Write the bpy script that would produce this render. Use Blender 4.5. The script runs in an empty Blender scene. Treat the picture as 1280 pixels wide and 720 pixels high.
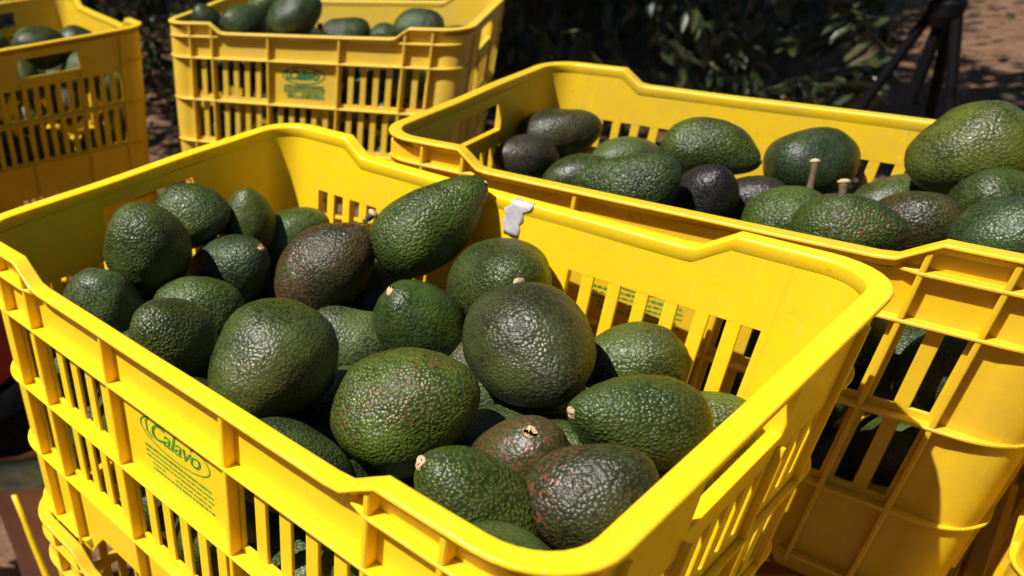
import bpy, bmesh, math, random
import numpy as np
from mathutils import Vector, Matrix, noise as mnoise
PI = math.pi
rnd = random.Random(7)
sc = bpy.context.scene
COL = sc.collection

# ------------------------------------------------------------------ camera
cam_d = bpy.data.cameras.new('camera'); cam = bpy.data.objects.new('camera', cam_d); COL.objects.link(cam)
CAMP = Vector((0.60277, -0.22485, 0.54948))
CR = Matrix(((0.60898, -0.37321, 0.6999), (0.78875, 0.37817, -0.48463), (-0.08381, 0.84717, 0.52467)))
cam.matrix_world = Matrix.Translation(CAMP) @ CR.to_4x4()
cam_d.sensor_width = 36.0
cam_d.lens = 36.0 * 1018.947 / 1280.0
cam_d.shift_x = 432.9 / 1280.0
cam_d.shift_y = 76.45 / 1280.0
cam_d.clip_start = 0.02; cam_d.clip_end = 2000
cam_d.dof.use_dof = True; cam_d.dof.focus_distance = 0.50; cam_d.dof.aperture_fstop = 9.0
sc.camera = cam

# ------------------------------------------------------------------ light
SUN = Vector((-0.28, -0.62, 1.0)).normalized()
w = bpy.data.worlds.new('World'); sc.world = w; w.use_nodes = True
nt = w.node_tree; nt.nodes.clear()
sky = nt.nodes.new('ShaderNodeTexSky'); sky.sky_type = 'NISHITA'; sky.sun_disc = False; sky.altitude = 2000; sky.dust_density = .4
sky.sun_elevation = math.asin(SUN.z); sky.sun_rotation = math.atan2(SUN.x, SUN.y)
bg = nt.nodes.new('ShaderNodeBackground'); bg.inputs['Strength'].default_value = 0.05
wo = nt.nodes.new('ShaderNodeOutputWorld')
nt.links.new(sky.outputs[0], bg.inputs[0]); nt.links.new(bg.outputs[0], wo.inputs[0])
sd = bpy.data.lights.new('sun', 'SUN'); sd.energy = 5.0; sd.angle = math.radians(0.53); sd.color = (1.0, 0.955, 0.88)
so = bpy.data.objects.new('sun', sd); COL.objects.link(so)
so.rotation_euler = SUN.to_track_quat('Z', 'Y').to_euler(); so.location = (-2, -6, 9)
sc.view_settings.view_transform = 'Standard'; sc.view_settings.look = 'None'
sc.view_settings.gamma = 1.0; sc.view_settings.use_curve_mapping = False
sc.view_settings.exposure = 0.58
sc.cycles.max_bounces = 8; sc.cycles.transparent_max_bounces = 8

# ------------------------------------------------------------------ helpers
def tag(o, label=None, cat=None, group=None, kind=None):
    if label: o['label'] = label
    if cat: o['category'] = cat
    if group: o['group'] = group
    if kind: o['kind'] = kind
    return o
def link(o, parent=None):
    COL.objects.link(o)
    if parent is not None: o.parent = parent
    return o
def mesh_obj(name, verts, faces, m=None, parent=None, smooth=False):
    me = bpy.data.meshes.new(name); me.from_pydata([tuple(v) for v in verts], [], [tuple(f) for f in faces]); me.update()
    if m: me.materials.append(m)
    if smooth: me.polygons.foreach_set('use_smooth', [True]*len(me.polygons))
    return link(bpy.data.objects.new(name, me), parent)
def bm_obj(name, bm, m=None, parent=None, smooth=False):
    me = bpy.data.meshes.new(name); bm.to_mesh(me); bm.free()
    if m: me.materials.append(m)
    if smooth: me.polygons.foreach_set('use_smooth', [True]*len(me.polygons))
    return link(bpy.data.objects.new(name, me), parent)
def empty(name, loc=(0,0,0)):
    o = bpy.data.objects.new(name, None); o.location = loc; o.empty_display_size = .05
    return link(o)
def box_bm(bm, x0, x1, y0, y1, z0, z1):
    v = [bm.verts.new((x, y, z)) for z in (z0, z1) for y in (y0, y1) for x in (x0, x1)]
    for f in ((0,2,3,1),(4,5,7,6),(0,1,5,4),(2,6,7,3),(0,4,6,2),(1,3,7,5)): bm.faces.new([v[i] for i in f])
    return v
def tube(bm, pts, radii, n=8, cap=True):
    rings = []; pts = [Vector(q) for q in pts]
    for i, q in enumerate(pts):
        d = (pts[min(i+1, len(pts)-1)] - pts[max(i-1, 0)]).normalized()
        a = d.cross(Vector((0,0,1)));
        if a.length < 1e-3: a = d.cross(Vector((1,0,0)))
        a.normalize(); b = d.cross(a)
        r = radii[i] if hasattr(radii, '__len__') else radii
        rings.append([bm.verts.new(q + (a*math.cos(2*PI*k/n) + b*math.sin(2*PI*k/n))*r) for k in range(n)])
    for i in range(len(rings)-1):
        for k in range(n): bm.faces.new((rings[i][k], rings[i][(k+1) % n], rings[i+1][(k+1) % n], rings[i+1][k]))
    if cap: bm.faces.new(rings[0][::-1]); bm.faces.new(rings[-1])

# ------------------------------------------------------------------ materials
def mat(name):
    m = bpy.data.materials.new(name); m.use_nodes = True
    n = m.node_tree.nodes; l = m.node_tree.links
    return m, n, l, n['Principled BSDF'], n['Material Output']
def ramp(n, l, fac, stops):
    r = n.new('ShaderNodeValToRGB'); e = r.color_ramp.elements
    while len(e) < len(stops): e.new(0.5)
    for i, (p, c) in enumerate(stops): e[i].position = p; e[i].color = (*c, 1) if len(c) == 3 else c
    l.new(fac, r.inputs[0]); return r
def noise(n, l, vec, scale, detail=3, rough=.55, dist=0):
    t = n.new('ShaderNodeTexNoise'); t.inputs['Scale'].default_value = scale; t.inputs['Detail'].default_value = detail
    t.inputs['Roughness'].default_value = rough; t.inputs['Distortion'].default_value = dist
    if vec is not None: l.new(vec, t.inputs['Vector'])
    return t
def mix(n, l, fac, a, b, mode='MIX'):
    x = n.new('ShaderNodeMix'); x.data_type = 'RGBA'; x.blend_type = mode
    for s, v in ((0, fac), (6, a), (7, b)):
        if hasattr(v, 'links'): l.new(v, x.inputs[s])
        elif s == 0: x.inputs[0].default_value = v
        else: x.inputs[s].default_value = (*v, 1)
    return x.outputs[2]
def math_(n, l, op, a, b=0.0):
    x = n.new('ShaderNodeMath'); x.operation = op
    for i, v in enumerate((a, b)):
        if hasattr(v, 'links'): l.new(v, x.inputs[i])
        else: x.inputs[i].default_value = v
    return x.outputs[0]
def bump(n, l, h, strength, dist):
    b = n.new('ShaderNodeBump'); b.inputs['Strength'].default_value = strength; b.inputs['Distance'].default_value = dist
    l.new(h, b.inputs['Height']); return b

def plastic(name, base, dusty, dust_amt, rough):
    m, n, l, bs, out = mat(name)
    tc = n.new('ShaderNodeTexCoord'); geo = n.new('ShaderNodeNewGeometry')
    pos = geo.outputs['Position']
    n1 = noise(n, l, pos, 9, 5, .6); n2 = noise(n, l, pos, 70, 4, .65); n3 = noise(n, l, pos, 330, 2, .5)
    r1 = ramp(n, l, n1.outputs[0], [(.35, (0,0,0)), (.75, (1,1,1))])
    r2 = ramp(n, l, n2.outputs[0], [(.42, (0,0,0)), (.78, (1,1,1))])
    f = math_(n, l, 'MULTIPLY', math_(n, l, 'ADD', math_(n, l, 'MULTIPLY', r1.outputs[0], .6), math_(n, l, 'MULTIPLY', r2.outputs[0], .5)), dust_amt)
    c = mix(n, l, f, base, dusty)
    # small dark scuffs and specks
    sp = noise(n, l, pos, 55, 6, .75)
    rs = ramp(n, l, sp.outputs[0], [(.67, (0,0,0)), (.74, (1,1,1))])
    c = mix(n, l, math_(n, l, 'MULTIPLY', rs.outputs[0], .35+.3*dust_amt), c, (.16, .10, .02))
    mp = n.new('ShaderNodeMapping'); mp.inputs['Scale'].default_value = (1, 1, .09); mp.inputs['Rotation'].default_value = (.5, .35, .2); l.new(pos, mp.inputs[0])
    st = noise(n, l, mp.outputs[0], 420, 2, .5)
    rs2 = ramp(n, l, st.outputs[0], [(.66, (0,0,0)), (.72, (1,1,1))])
    c = mix(n, l, math_(n, l, 'MULTIPLY', math_(n, l, 'MULTIPLY', rs2.outputs[0], r1.outputs[0]), .5), c, (.80, .64, .20))
    l.new(c, bs.inputs['Base Color'])
    rr = ramp(n, l, n2.outputs[0], [(.3, (rough-.07,)*3), (.7, (rough+.12,)*3)])
    l.new(rr.outputs[0], bs.inputs['Roughness'])
    b1 = bump(n, l, n1.outputs[0], .25, .004); b2 = bump(n, l, n3.outputs[0], .12, .0006); l.new(b1.outputs[0], b2.inputs['Normal'])
    l.new(b2.outputs[0], bs.inputs['Normal'])
    bs.inputs['Subsurface Weight'].default_value = .4; bs.inputs['Subsurface Scale'].default_value = .006
    bs.inputs['Subsurface Radius'].default_value = (1.0, .62, .05)
    return m
Y1 = plastic('yellow_plastic', (.89, .605, .004), (.60, .38, .05), .42, .36)
Y2 = plastic('yellow_plastic_dusty', (.70, .47, .018), (.50, .36, .11), .75, .5)
Y3 = plastic('yellow_plastic_worn', (.72, .47, .006), (.48, .31, .05), .62, .42)

def flat(name, col, rough=.5, metal=0, var=.25, scale=60, spec=.5, bmp=.0):
    m, n, l, bs, out = mat(name)
    tc = n.new('ShaderNodeTexCoord'); t = noise(n, l, tc.outputs['Object'], scale, 4)
    lo = tuple(c*(1-var) for c in col); hi = tuple(min(1, c*(1+var)) for c in col)
    r = ramp(n, l, t.outputs[0], [(.3, lo), (.7, hi)]); l.new(r.outputs[0], bs.inputs['Base Color'])
    bs.inputs['Roughness'].default_value = rough; bs.inputs['Metallic'].default_value = metal
    bs.inputs['Specular IOR Level'].default_value = spec
    if bmp: l.new(bump(n, l, t.outputs[0], .6, bmp).outputs[0], bs.inputs['Normal'])
    return m
M_print = flat('green_print_ink', (.05, .27, .03), .55, var=.55, scale=260)
M_paper = flat('white_paper', (.47, .44, .45), .85, var=.2, scale=120)
M_stemcut = flat('cut_stem_wood', (.50, .34, .19), .75, var=.3, scale=300, bmp=.0005)
M_stem = flat('brown_stem_bark', (.075, .050, .022), .8, var=.5, scale=250, bmp=.0008)
M_black = flat('black_metal', (.003, .003, .0035), .6, spec=.15)
M_bark = flat('tree_bark', (.11, .085, .055), .9, var=.5, scale=14, bmp=.01)
M_twig = flat('olive_twig', (.10, .085, .03), .7, var=.3, scale=40)

def avocado_mat():
    m, n, l, bs, out = mat('avocado_skin')
    tc = n.new('ShaderNodeTexCoord'); oi = n.new('ShaderNodeObjectInfo')
    off = n.new('ShaderNodeVectorMath'); off.operation = 'ADD'
    sc_ = n.new('ShaderNodeVectorMath'); sc_.operation = 'SCALE'
    cmb = n.new('ShaderNodeCombineXYZ'); l.new(oi.outputs['Random'], cmb.inputs[0]); l.new(oi.outputs['Random'], cmb.inputs[1])
    l.new(cmb.outputs[0], sc_.inputs[0]); sc_.inputs['Scale'].default_value = 7.0
    l.new(tc.outputs['Object'], off.inputs[0]); l.new(sc_.outputs[0], off.inputs[1]); V = off.outputs[0]
    wz = noise(n, l, V, 130, 2)          # warp for pebbles
    wv = n.new('ShaderNodeVectorMath'); wv.operation = 'MULTIPLY_ADD'
    l.new(wz.outputs['Color'], wv.inputs[0]); wv.inputs[1].default_value = (.0028,)*3; l.new(V, wv.inputs[2])
    vo = n.new('ShaderNodeTexVoronoi'); vo.feature = 'SMOOTH_F1'; vo.inputs['Scale'].default_value = 470; vo.inputs['Smoothness'].default_value = .45
    l.new(wv.outputs[0], vo.inputs['Vector'])
    fine = noise(n, l, V, 520, 3, .6); big = noise(n, l, V, 24, 4, .6); mid = noise(n, l, V, 75, 4, .65, .6)
    peb = math_(n, l, 'SUBTRACT', 1.0, vo.outputs['Distance'])
    # colours
    col = oi.outputs['Color']
    dark = mix(n, l, 1.0, col, (.28, .30, .30), 'MULTIPLY')
    lite = mix(n, l, 1.0, col, (1.45, 1.5, 1.1), 'MULTIPLY')
    rp = ramp(n, l, vo.outputs['Distance'], [(.18, (1,1,1)), (.62, (0,0,0))])
    c = mix(n, l, rp.outputs[0], dark, col)
    rb = ramp(n, l, big.outputs[0], [(.42, (0,0,0)), (.66, (1,1,1))])
    c = mix(n, l, math_(n, l, 'MULTIPLY', rb.outputs[0], .55), c, lite)
    rpu = ramp(n, l, mid.outputs[0], [(.50, (0,0,0)), (.72, (1,1,1))])
    pur = mix(n, l, .55, col, (.032, .020, .018))
    c = mix(n, l, math_(n, l, 'MULTIPLY', rpu.outputs[0], .5), c, pur)
    # pale lenticels
    rl = ramp(n, l, fine.outputs[0], [(.66, (0,0,0)), (.74, (1,1,1))])
    c = mix(n, l, math_(n, l, 'MULTIPLY', rl.outputs[0], .45), c, (.13, .15, .045))
    # red-brown speckle, amount in the object's alpha
    red = noise(n, l, V, 300, 3, .6); patch = noise(n, l, V, 16, 2)
    rr = math_(n, l, 'MULTIPLY', ramp(n, l, red.outputs[0], [(.52, (0,0,0)), (.60, (1,1,1))]).outputs[0], ramp(n, l, patch.outputs[0], [(.46, (0,0,0)), (.58, (1,1,1))]).outputs[0])
    c = mix(n, l, math_(n, l, 'MULTIPLY', rr, oi.outputs['Alpha']), c, (.17, .045, .022))
    scn = noise(n, l, V, 42, 4, .6, .8)
    scf = math_(n, l, 'MULTIPLY', ramp(n, l, scn.outputs[0], [(.66, (0,0,0)), (.72, (1,1,1))]).outputs[0], math_(n, l, 'GREATER_THAN', oi.outputs['Random'], .35))
    c = mix(n, l, math_(n, l, 'MULTIPLY', scf, .55), c, (.13, .085, .04))
    l.new(c, bs.inputs['Base Color'])
    ro = ramp(n, l, mid.outputs[0], [(.3, (.33,)*3), (.7, (.53,)*3)]); l.new(ro.outputs[0], bs.inputs['Roughness'])
    bs.inputs['Specular IOR Level'].default_value = .42
    b1 = bump(n, l, peb, .8, .0014); l.new(math_(n, l, 'ADD', .28, math_(n, l, 'MULTIPLY', oi.outputs['Random'], .62)), b1.inputs['Strength']); b2 = bump(n, l, mid.outputs[0], .15, .001); b3 = bump(n, l, fine.outputs[0], .2, .0004)
    l.new(b2.outputs[0], b1.inputs['Normal']); l.new(b1.outputs[0], b3.inputs['Normal']); l.new(b3.outputs[0], bs.inputs['Normal'])
    return m
M_avo = avocado_mat()

def leaf_mat(name, a, b, c3):
    m, n, l, bs, out = mat(name)
    geo = n.new('ShaderNodeNewGeometry'); oi = n.new('ShaderNodeObjectInfo')
    rv = math_(n, l, 'FRACT', math_(n, l, 'ADD', geo.outputs['Random Per Island'], oi.outputs['Random']))
    r = ramp(n, l, rv, [(.0, a), (.55, b), (.9, c3), (1.0, (.16, .10, .045))])
    t = noise(n, l, geo.outputs['Position'], 60, 3)
    cc = mix(n, l, math_(n, l, 'MULTIPLY', t.outputs[0], .4), r.outputs[0], (.03, .045, .018))
    back = mix(n, l, .6, cc, (.15, .17, .10)); cc = mix(n, l, geo.outputs['Backfacing'], cc, back)
    l.new(cc, bs.inputs['Base Color']); bs.inputs['Roughness'].default_value = .42
    tr = n.new('ShaderNodeBsdfTranslucent'); l.new(cc, tr.inputs[0])
    ms = n.new('ShaderNodeMixShader'); ms.inputs[0].default_value = .2
    l.new(bs.outputs[0], ms.inputs[1]); l.new(tr.outputs[0], ms.inputs[2]); l.new(ms.outputs[0], out.inputs[0])
    return m
M_leaf = leaf_mat('avocado_leaf', (.020, .034, .013), (.030, .048, .018), (.07, .075, .025))
M_leafdry = leaf_mat('dry_leaf', (.07, .045, .026), (.10, .065, .04), (.05, .034, .02))

def soil_mat():
    m, n, l, bs, out = mat('dry_soil')
    geo = n.new('ShaderNodeNewGeometry'); P = geo.outputs['Position']
    a = noise(n, l, P, 1.3, 5, .6); b = noise(n, l, P, 9, 6, .7, .4); c = noise(n, l, P, 60, 4, .7)
    r = ramp(n, l, b.outputs[0], [(.3, (.115, .060, .034)), (.5, (.22, .118, .068)), (.72, (.31, .178, .108))])
    k = mix(n, l, math_(n, l, 'MULTIPLY', ramp(n, l, a.outputs[0], [(.45, (0,0,0)), (.7, (1,1,1))]).outputs[0], .6), r.outputs[0], (.14, .10, .05))
    k = mix(n, l, math_(n, l, 'MULTIPLY', ramp(n, l, c.outputs[0], [(.5, (0,0,0)), (.7, (1,1,1))]).outputs[0], .4), k, (.08, .05, .03))
    l.new(k, bs.inputs['Base Color']); bs.inputs['Roughness'].default_value = .95; bs.inputs['Specular IOR Level'].default_value = .15
    b1 = bump(n, l, b.outputs[0], .9, .06); b2 = bump(n, l, c.outputs[0], .7, .012); l.new(b1.outputs[0], b2.inputs['Normal']); l.new(b2.outputs[0], bs.inputs['Normal'])
    return m
M_soil = soil_mat()

# ------------------------------------------------------------------ ground (one sheet to the horizon)
GZ = -0.905
u = np.linspace(-1, 1, 241); g = np.sinh(u*6.2)/np.sinh(6.2)*420
X, Yg = np.meshgrid(g - .5, g + 3.0, indexing='ij'); N = len(g)
Z = np.zeros_like(X)
for i in range(N):
    for j in range(N):
        x, y = X[i, j], Yg[i, j]
        if abs(x) < 14 and abs(y-3) < 14:
            fade = 1 if (x > 2.2 or y > 1.6 or x < -1.6) else .25
            Z[i, j] = fade*(.045*mnoise.noise((x*.9, y*.9, 0)) + .028*mnoise.noise((x*3.1, y*3.1, 4)) + .014*mnoise.noise((x*8, y*8, 9)))
vs = np.stack([X, Yg, Z + GZ], -1).reshape(-1, 3)
fs = [(i*N+j, (i+1)*N+j, (i+1)*N+j+1, i*N+j+1) for i in range(N-1) for j in range(N-1)]
tag(mesh_obj('ground', vs, fs, M_soil, smooth=True), 'bare dry brown soil of the orchard floor', None, None, 'structure')

# ------------------------------------------------------------------ the crate
L, W, H = .52, .3705, .30
TAP = .0231; LIP = .0126; DIP = .016; RO = .042
L1, L2, L3, L4, L5 = .2785, .2433, .1713, .0953, .0219
RX = [.055, .0962, .1993, .3207, .4238, .465]
TH = .0026
def tp(v):
    x, y, z = v; k = TAP*(H - z)
    return (x*(1 - 2*k/L), y*(1 - 2*k/W), z)
def ztop(x):      # top of the rim along a long side, x from the crate centre
    a = L/2 - abs(x)
    return H - DIP*min(1, max(0, (a - .092)/.021))
def zbot(x):
    a = L/2 - abs(x)
    t = min(1, max(0, (a - .098)/.03)); return .036*t*t*(3-2*t)
def rr(off, nc=8, nl=44, ns=16):
    """rounded rectangle offset inward by off: points and kind, counter clockwise from the front left"""
    r = RO - off; pts = []
    cx, cy = L/2 - RO, W/2 - RO
    def arc(sx, sy, a0):
        for k in range(nc+1):
            a = a0 + PI/2*k/nc; pts.append((sx*cx + r*math.cos(a), sy*cy + r*math.sin(a)))
    def seg(p0, p1, n):
        for k in range(1, n): t = k/n; pts.append((p0[0]+(p1[0]-p0[0])*t, p0[1]+(p1[1]-p0[1])*t))
    arc(-1, -1, PI); a = pts[-1]; seg(a, (cx, -cy-r), nl); arc(1, -1, 1.5*PI)
    seg(pts[-1], (cx+r, cy), ns); arc(1, 1, 0); seg(pts[-1], (-cx, cy+r), nl); arc(-1, 1, PI/2); seg(pts[-1], (-cx-r, -cy), ns)
    return pts
def grid_plate(xs, zs, hole, y0, y1, zmap=None, bmp=None):
    """plate in the xz plane between y0 and y1, with holes; cells where hole(i,j) are left out"""
    bm = bmp or bmesh.new(); V = {}
    def v(i, j, s):
        if (i, j, s) not in V:
            z = zs[j] if zmap is None else zmap(xs[i], zs[j])
            V[(i, j, s)] = bm.verts.new((xs[i], (y0, y1)[s], z))
        return V[(i, j, s)]
    nx, nz = len(xs)-1, len(zs)-1
    ok = lambda i, j: 0 <= i < nx and 0 <= j < nz and not hole(i, j)
    for i in range(nx):
        for j in range(nz):
            if not ok(i, j): continue
            bm.faces.new((v(i,j,0), v(i+1,j,0), v(i+1,j+1,0), v(i,j+1,0)))
            bm.faces.new((v(i,j,1), v(i,j+1,1), v(i+1,j+1,1), v(i+1,j,1)))
            if not ok(i-1, j): bm.faces.new((v(i,j,0), v(i,j+1,0), v(i,j+1,1), v(i,j,1)))
            if not ok(i+1, j): bm.faces.new((v(i+1,j,0), v(i+1,j,1), v(i+1,j+1,1), v(i+1,j+1,0)))
            if not ok(i, j-1): bm.faces.new((v(i,j,0), v(i,j,1), v(i+1,j,1), v(i+1,j,0)))
            if not ok(i, j+1): bm.faces.new((v(i,j+1,0), v(i+1,j+1,0), v(i+1,j+1,1), v(i,j+1,1)))
    return bm
def taper(bm):
    for v in bm.verts: v.co = tp(v.co)
    return bm
def bevel(bm, w=.0007, seg=2, ang=35, keep=None):
    es = [e for e in bm.edges if len(e.link_faces) == 2 and e.calc_face_angle(0) > math.radians(ang) and not (keep and keep(e))]
    bmesh.ops.bevel(bm, geom=es, offset=w, segments=seg, affect='EDGES', profile=.6, clamp_overlap=True)
    return bm
def to_side(v, side):     # long-side builds are made for the front (y<0); side 1 is the back
    return v if side == 0 else (-v[0], -v[1], v[2])

def rim_bm():
    prof = [(0,-.0034), (0,-.0020), (0,-.0013), (.0004,-.0004), (.0012,0), (.0020,0), (.0106,0), (.0113,0), (.0122,-.0005), (LIP,-.0014), (LIP,-.0024),
            (LIP,-.0100), (LIP-.003,-.0100), (LIP-.003,-.0034)]
    bm = bmesh.new(); rings = []
    paths = [rr(o) for o, _ in prof]; n = len(paths[0])
    for (o, dz), pa in zip(prof, paths):
        ring = []
        for k, (x, y) in enumerate(pa):
            long = abs(abs(y) - (W/2 - o)) < 1e-6
            base = ztop(x) if long else H
            wob = .0009*mnoise.noise((x*11, y*11, 1.0))
            ring.append(bm.verts.new(tp((x, y + (.0009*mnoise.noise((x*9, 0, 3)) if long else 0), base + dz + wob))))
        rings.append(ring)
    m = len(rings)
    for a in range(m):
        A, B = rings[a], rings[(a+1) % m]
        for k in range(n): bm.faces.new((A[k], A[(k+1) % n], B[(k+1) % n], B[k]))
    bmesh.ops.recalc_face_normals(bm, faces=bm.faces)
    return bm
YO, YI = LIP-.003, LIP           # outer and inner face of the long walls, from the outline
XO = .0050                       # outer face of the short walls
def cin(a):      # how far the corner skin lies inside the outline: deep by the long side, shallow at the corner
    t = (a - 1.25*PI)/(.25*PI)
    return .0024 + (YO-.0024)*abs(t)**1.1 if t > 0 else .0024 + (XO-.0024)*abs(t)**1.6
def ledge_long(z, x1=None):
    """shelf along a long side, wrapping half way round both corners (or only to x1 from one corner)"""
    out, inn = [], []
    c = RO
    for k in range(9):
        a = 1.25*PI + .25*PI*k/8
        out.append((c + (RO-.0004)*math.cos(a), c + (RO-.0004)*math.sin(a))); inn.append((c + (RO-cin(a))*math.cos(a), c + (RO-cin(a))*math.sin(a)))
    out += [(.0485, .0004), (.055, .0004)]; inn += [(.0485, YO), (.055, YO)]
    if x1 is None:
        for k in range(1, 12): x = .055 + (L-.11)*k/12; out.append((x, .0004)); inn.append((x, YO))
        ro = [(L-x, y) for x, y in out[:11]][::-1]; ri = [(L-x, y) for x, y in inn[:11]][::-1]
        out += ro; inn += ri
    else:
        out += [(x1-.012, .0004), (x1, .004)]; inn += [(x1-.012, YO), (x1, YO)]
    return strip(out, inn, z)
def ledge_short(z, y1=None):
    out, inn = [], []
    c = RO
    for k in range(9):
        a = 1.25*PI - .25*PI*k/8
        out.append((c + (RO-.0004)*math.cos(a), c + (RO-.0004)*math.sin(a))); inn.append((c + (RO-cin(a))*math.cos(a), c + (RO-cin(a))*math.sin(a)))
    out += [(.0004, .052)]; inn += [(XO, .052)]
    if y1 is None:
        ro = [(x, W-y) for x, y in out][::-1]; ri = [(x, W-y) for x, y in inn][::-1]; out += ro; inn += ri
    return strip(out[::-1], inn[::-1], z)
def strip(out, inn, z):
    bm = bmesh.new(); R4 = []
    for (zz) in (z, z-TH):
        R4.append([bm.verts.new(tp((x-L/2, y-W/2, zz))) for x, y in out]); R4.append([bm.verts.new(tp((x-L/2, y-W/2, zz))) for x, y in inn])
    ot, it, ob, ib = R4
    for k in range(len(out)-1):
        bm.faces.new((ot[k], ot[k+1], it[k+1], it[k])); bm.faces.new((ob[k], ib[k], ib[k+1], ob[k+1]))
        bm.faces.new((ot[k], ob[k], ob[k+1], ot[k+1])); bm.faces.new((it[k], it[k+1], ib[k+1], ib[k]))
    bm.faces.new((ot[0], it[0], ib[0], ob[0])); bm.faces.new((ot[-1], ob[-1], ib[-1], it[-1]))
    bmesh.ops.recalc_face_normals(bm, faces=bm.faces)
    return bevel(bm, .0006, 1, 50)
def corner_bm():
    out = [(.055, YO), (.0485, YO)]
    c = RO
    for k in range(17): a = 1.5*PI - .5*PI*k/16; out.append((c + (RO-cin(a))*math.cos(a), c + (RO-cin(a))*math.sin(a)))
    out += [(XO, .047), (XO, .052)]
    inn = [(YI, .052)]
    for k in range(9): a = PI + .5*PI*k/8; inn.append((c + (RO-LIP)*math.cos(a), c + (RO-LIP)*math.sin(a)))
    inn += [(.055, YI)]
    poly = [(x-L/2, y-W/2) for x, y in out + inn]; bm = bmesh.new()
    zs = (.0012, .03, H-.0104)
    R = [[bm.verts.new(tp((x, y, z))) for x, y in poly] for z in zs]; n = len(poly)
    for a in range(len(zs)-1):
        for k in range(n): bm.faces.new((R[a][k], R[a][(k+1) % n], R[a+1][(k+1) % n], R[a+1][k]))
    bm.faces.new(R[0][::-1]); bm.faces.new(R[-1])
    bmesh.ops.recalc_face_normals(bm, faces=bm.faces)
    for e in bm.edges:
        if len(e.link_faces) == 2 and e.calc_face_angle(0) > math.radians(40): e.smooth = False
    return bm

ROWS = [(.1768, .2408), (.1010, .1660)]
def cells_long():
    out = []
    for r, (z0, z1) in enumerate(ROWS):
        for a, b, n in ((0, 1, 2), (1, 2, 5), (2, 3, 6), (3, 4, 5), (4, 5, 2)):
            if r == 0 and a == 2: continue
            out.append((RX[a] + .0045, RX[b] - .0045, z0, z1, n))
    return out
def long_wall_bm():
    cl = cells_long()
    xs = sorted(set([.055, L-.055, .092, .113, .1025, .128, L-.092, L-.113, L-.1025, L-.128] + [v for c in cl for v in c[:2]] + [.055 + (L-.11)*k/14 for k in range(15)]))
    zs = [0.0, .06] + sorted(set(v for c in cl for v in c[2:4])) + [.262, H]
    def hole(i, j):
        xm, zm = (xs[i]+xs[i+1])/2, (zs[j]+zs[j+1])/2
        return any(a < xm < b and c < zm < d for a, b, c, d, _ in cl)
    def zm(x, z):
        x = x - L/2
        if z == 0.0: return zbot(x) + .0012
        if z == H: return ztop(x) - .0102
        return z
    bm = grid_plate([x for x in xs], zs, hole, YO, YI, zm)
    for v in bm.verts: v.co = (v.co.x - L/2, v.co.y - W/2, v.co.z)
    bmesh.ops.recalc_face_normals(bm, faces=bm.faces)
    bevel(bm, .0006, 1, 60, lambda e: all(abs(abs(v.co.x) - (L/2-.055)) < 1e-5 for v in e.verts) or all(v.co.z > .26 for v in e.verts))
    return taper(bm)
SROW = [(.1768, .2290), (.1010, .1660)]
HY = (.131, .239); HZ = (.247, .278)
def short_wall_bm():
    ys = sorted(set([.052, W-.052, .0565, W-.0565] + list(HY) + [.052 + (W-.104)*k/6 for k in range(7)]))
    zs = [0.0, .06, .1010, .1660, .1768, .2290, HZ[0], HZ[1], H]
    def hole(i, j):
        ym, zm = (ys[i]+ys[i+1])/2, (zs[j]+zs[j+1])/2
        if HY[0] < ym < HY[1] and HZ[0] < zm < HZ[1]: return True
        return .0565 < ym < W-.0565 and any(a < zm < b for a, b in SROW)
    def zm(y, z):
        if z == 0.0: return .0012 + .03*min(1, max(0, (min(y, W-y) - .055)/.03))
        if z == H: return H - .0102
        return z
    bm = grid_plate(ys, zs, hole, XO, YI, zm)
    for v in bm.verts: v.co = (v.co.y - L/2, v.co.x - W/2, v.co.z)
    bmesh.ops.recalc_face_normals(bm, faces=bm.faces)
    bevel(bm, .0012, 2, 60, lambda e: all(abs(abs(v.co.y) - (W/2-.052)) < 1e-5 for v in e.verts) or all(v.co.z > .285 for v in e.verts))
    return taper(bm)
def slat_me(h, w_, d, name='slat'):
    bm = bmesh.new(); box_bm(bm, -w_/2, w_/2, -d/2, d/2, -h/2 - .0004, h/2 + .0004)
    bmesh.ops.recalc_face_normals(bm, faces=bm.faces)
    es = [e for e in bm.edges if abs((e.verts[0].co - e.verts[1].co).z) > h*.5]
    bmesh.ops.bevel(bm, geom=es, offset=min(w_, d)*.22, segments=2, affect='EDGES', profile=.6)
    me = bpy.data.meshes.new(name); bm.to_mesh(me); bm.free(); return me
SM = {}
def slat_mesh(h, w_, d):
    k = (round(h, 4), round(w_, 4), round(d, 4))
    if k not in SM: SM[k] = slat_me(*k); SM[k].materials.append(Y1)
    return SM[k]

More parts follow.
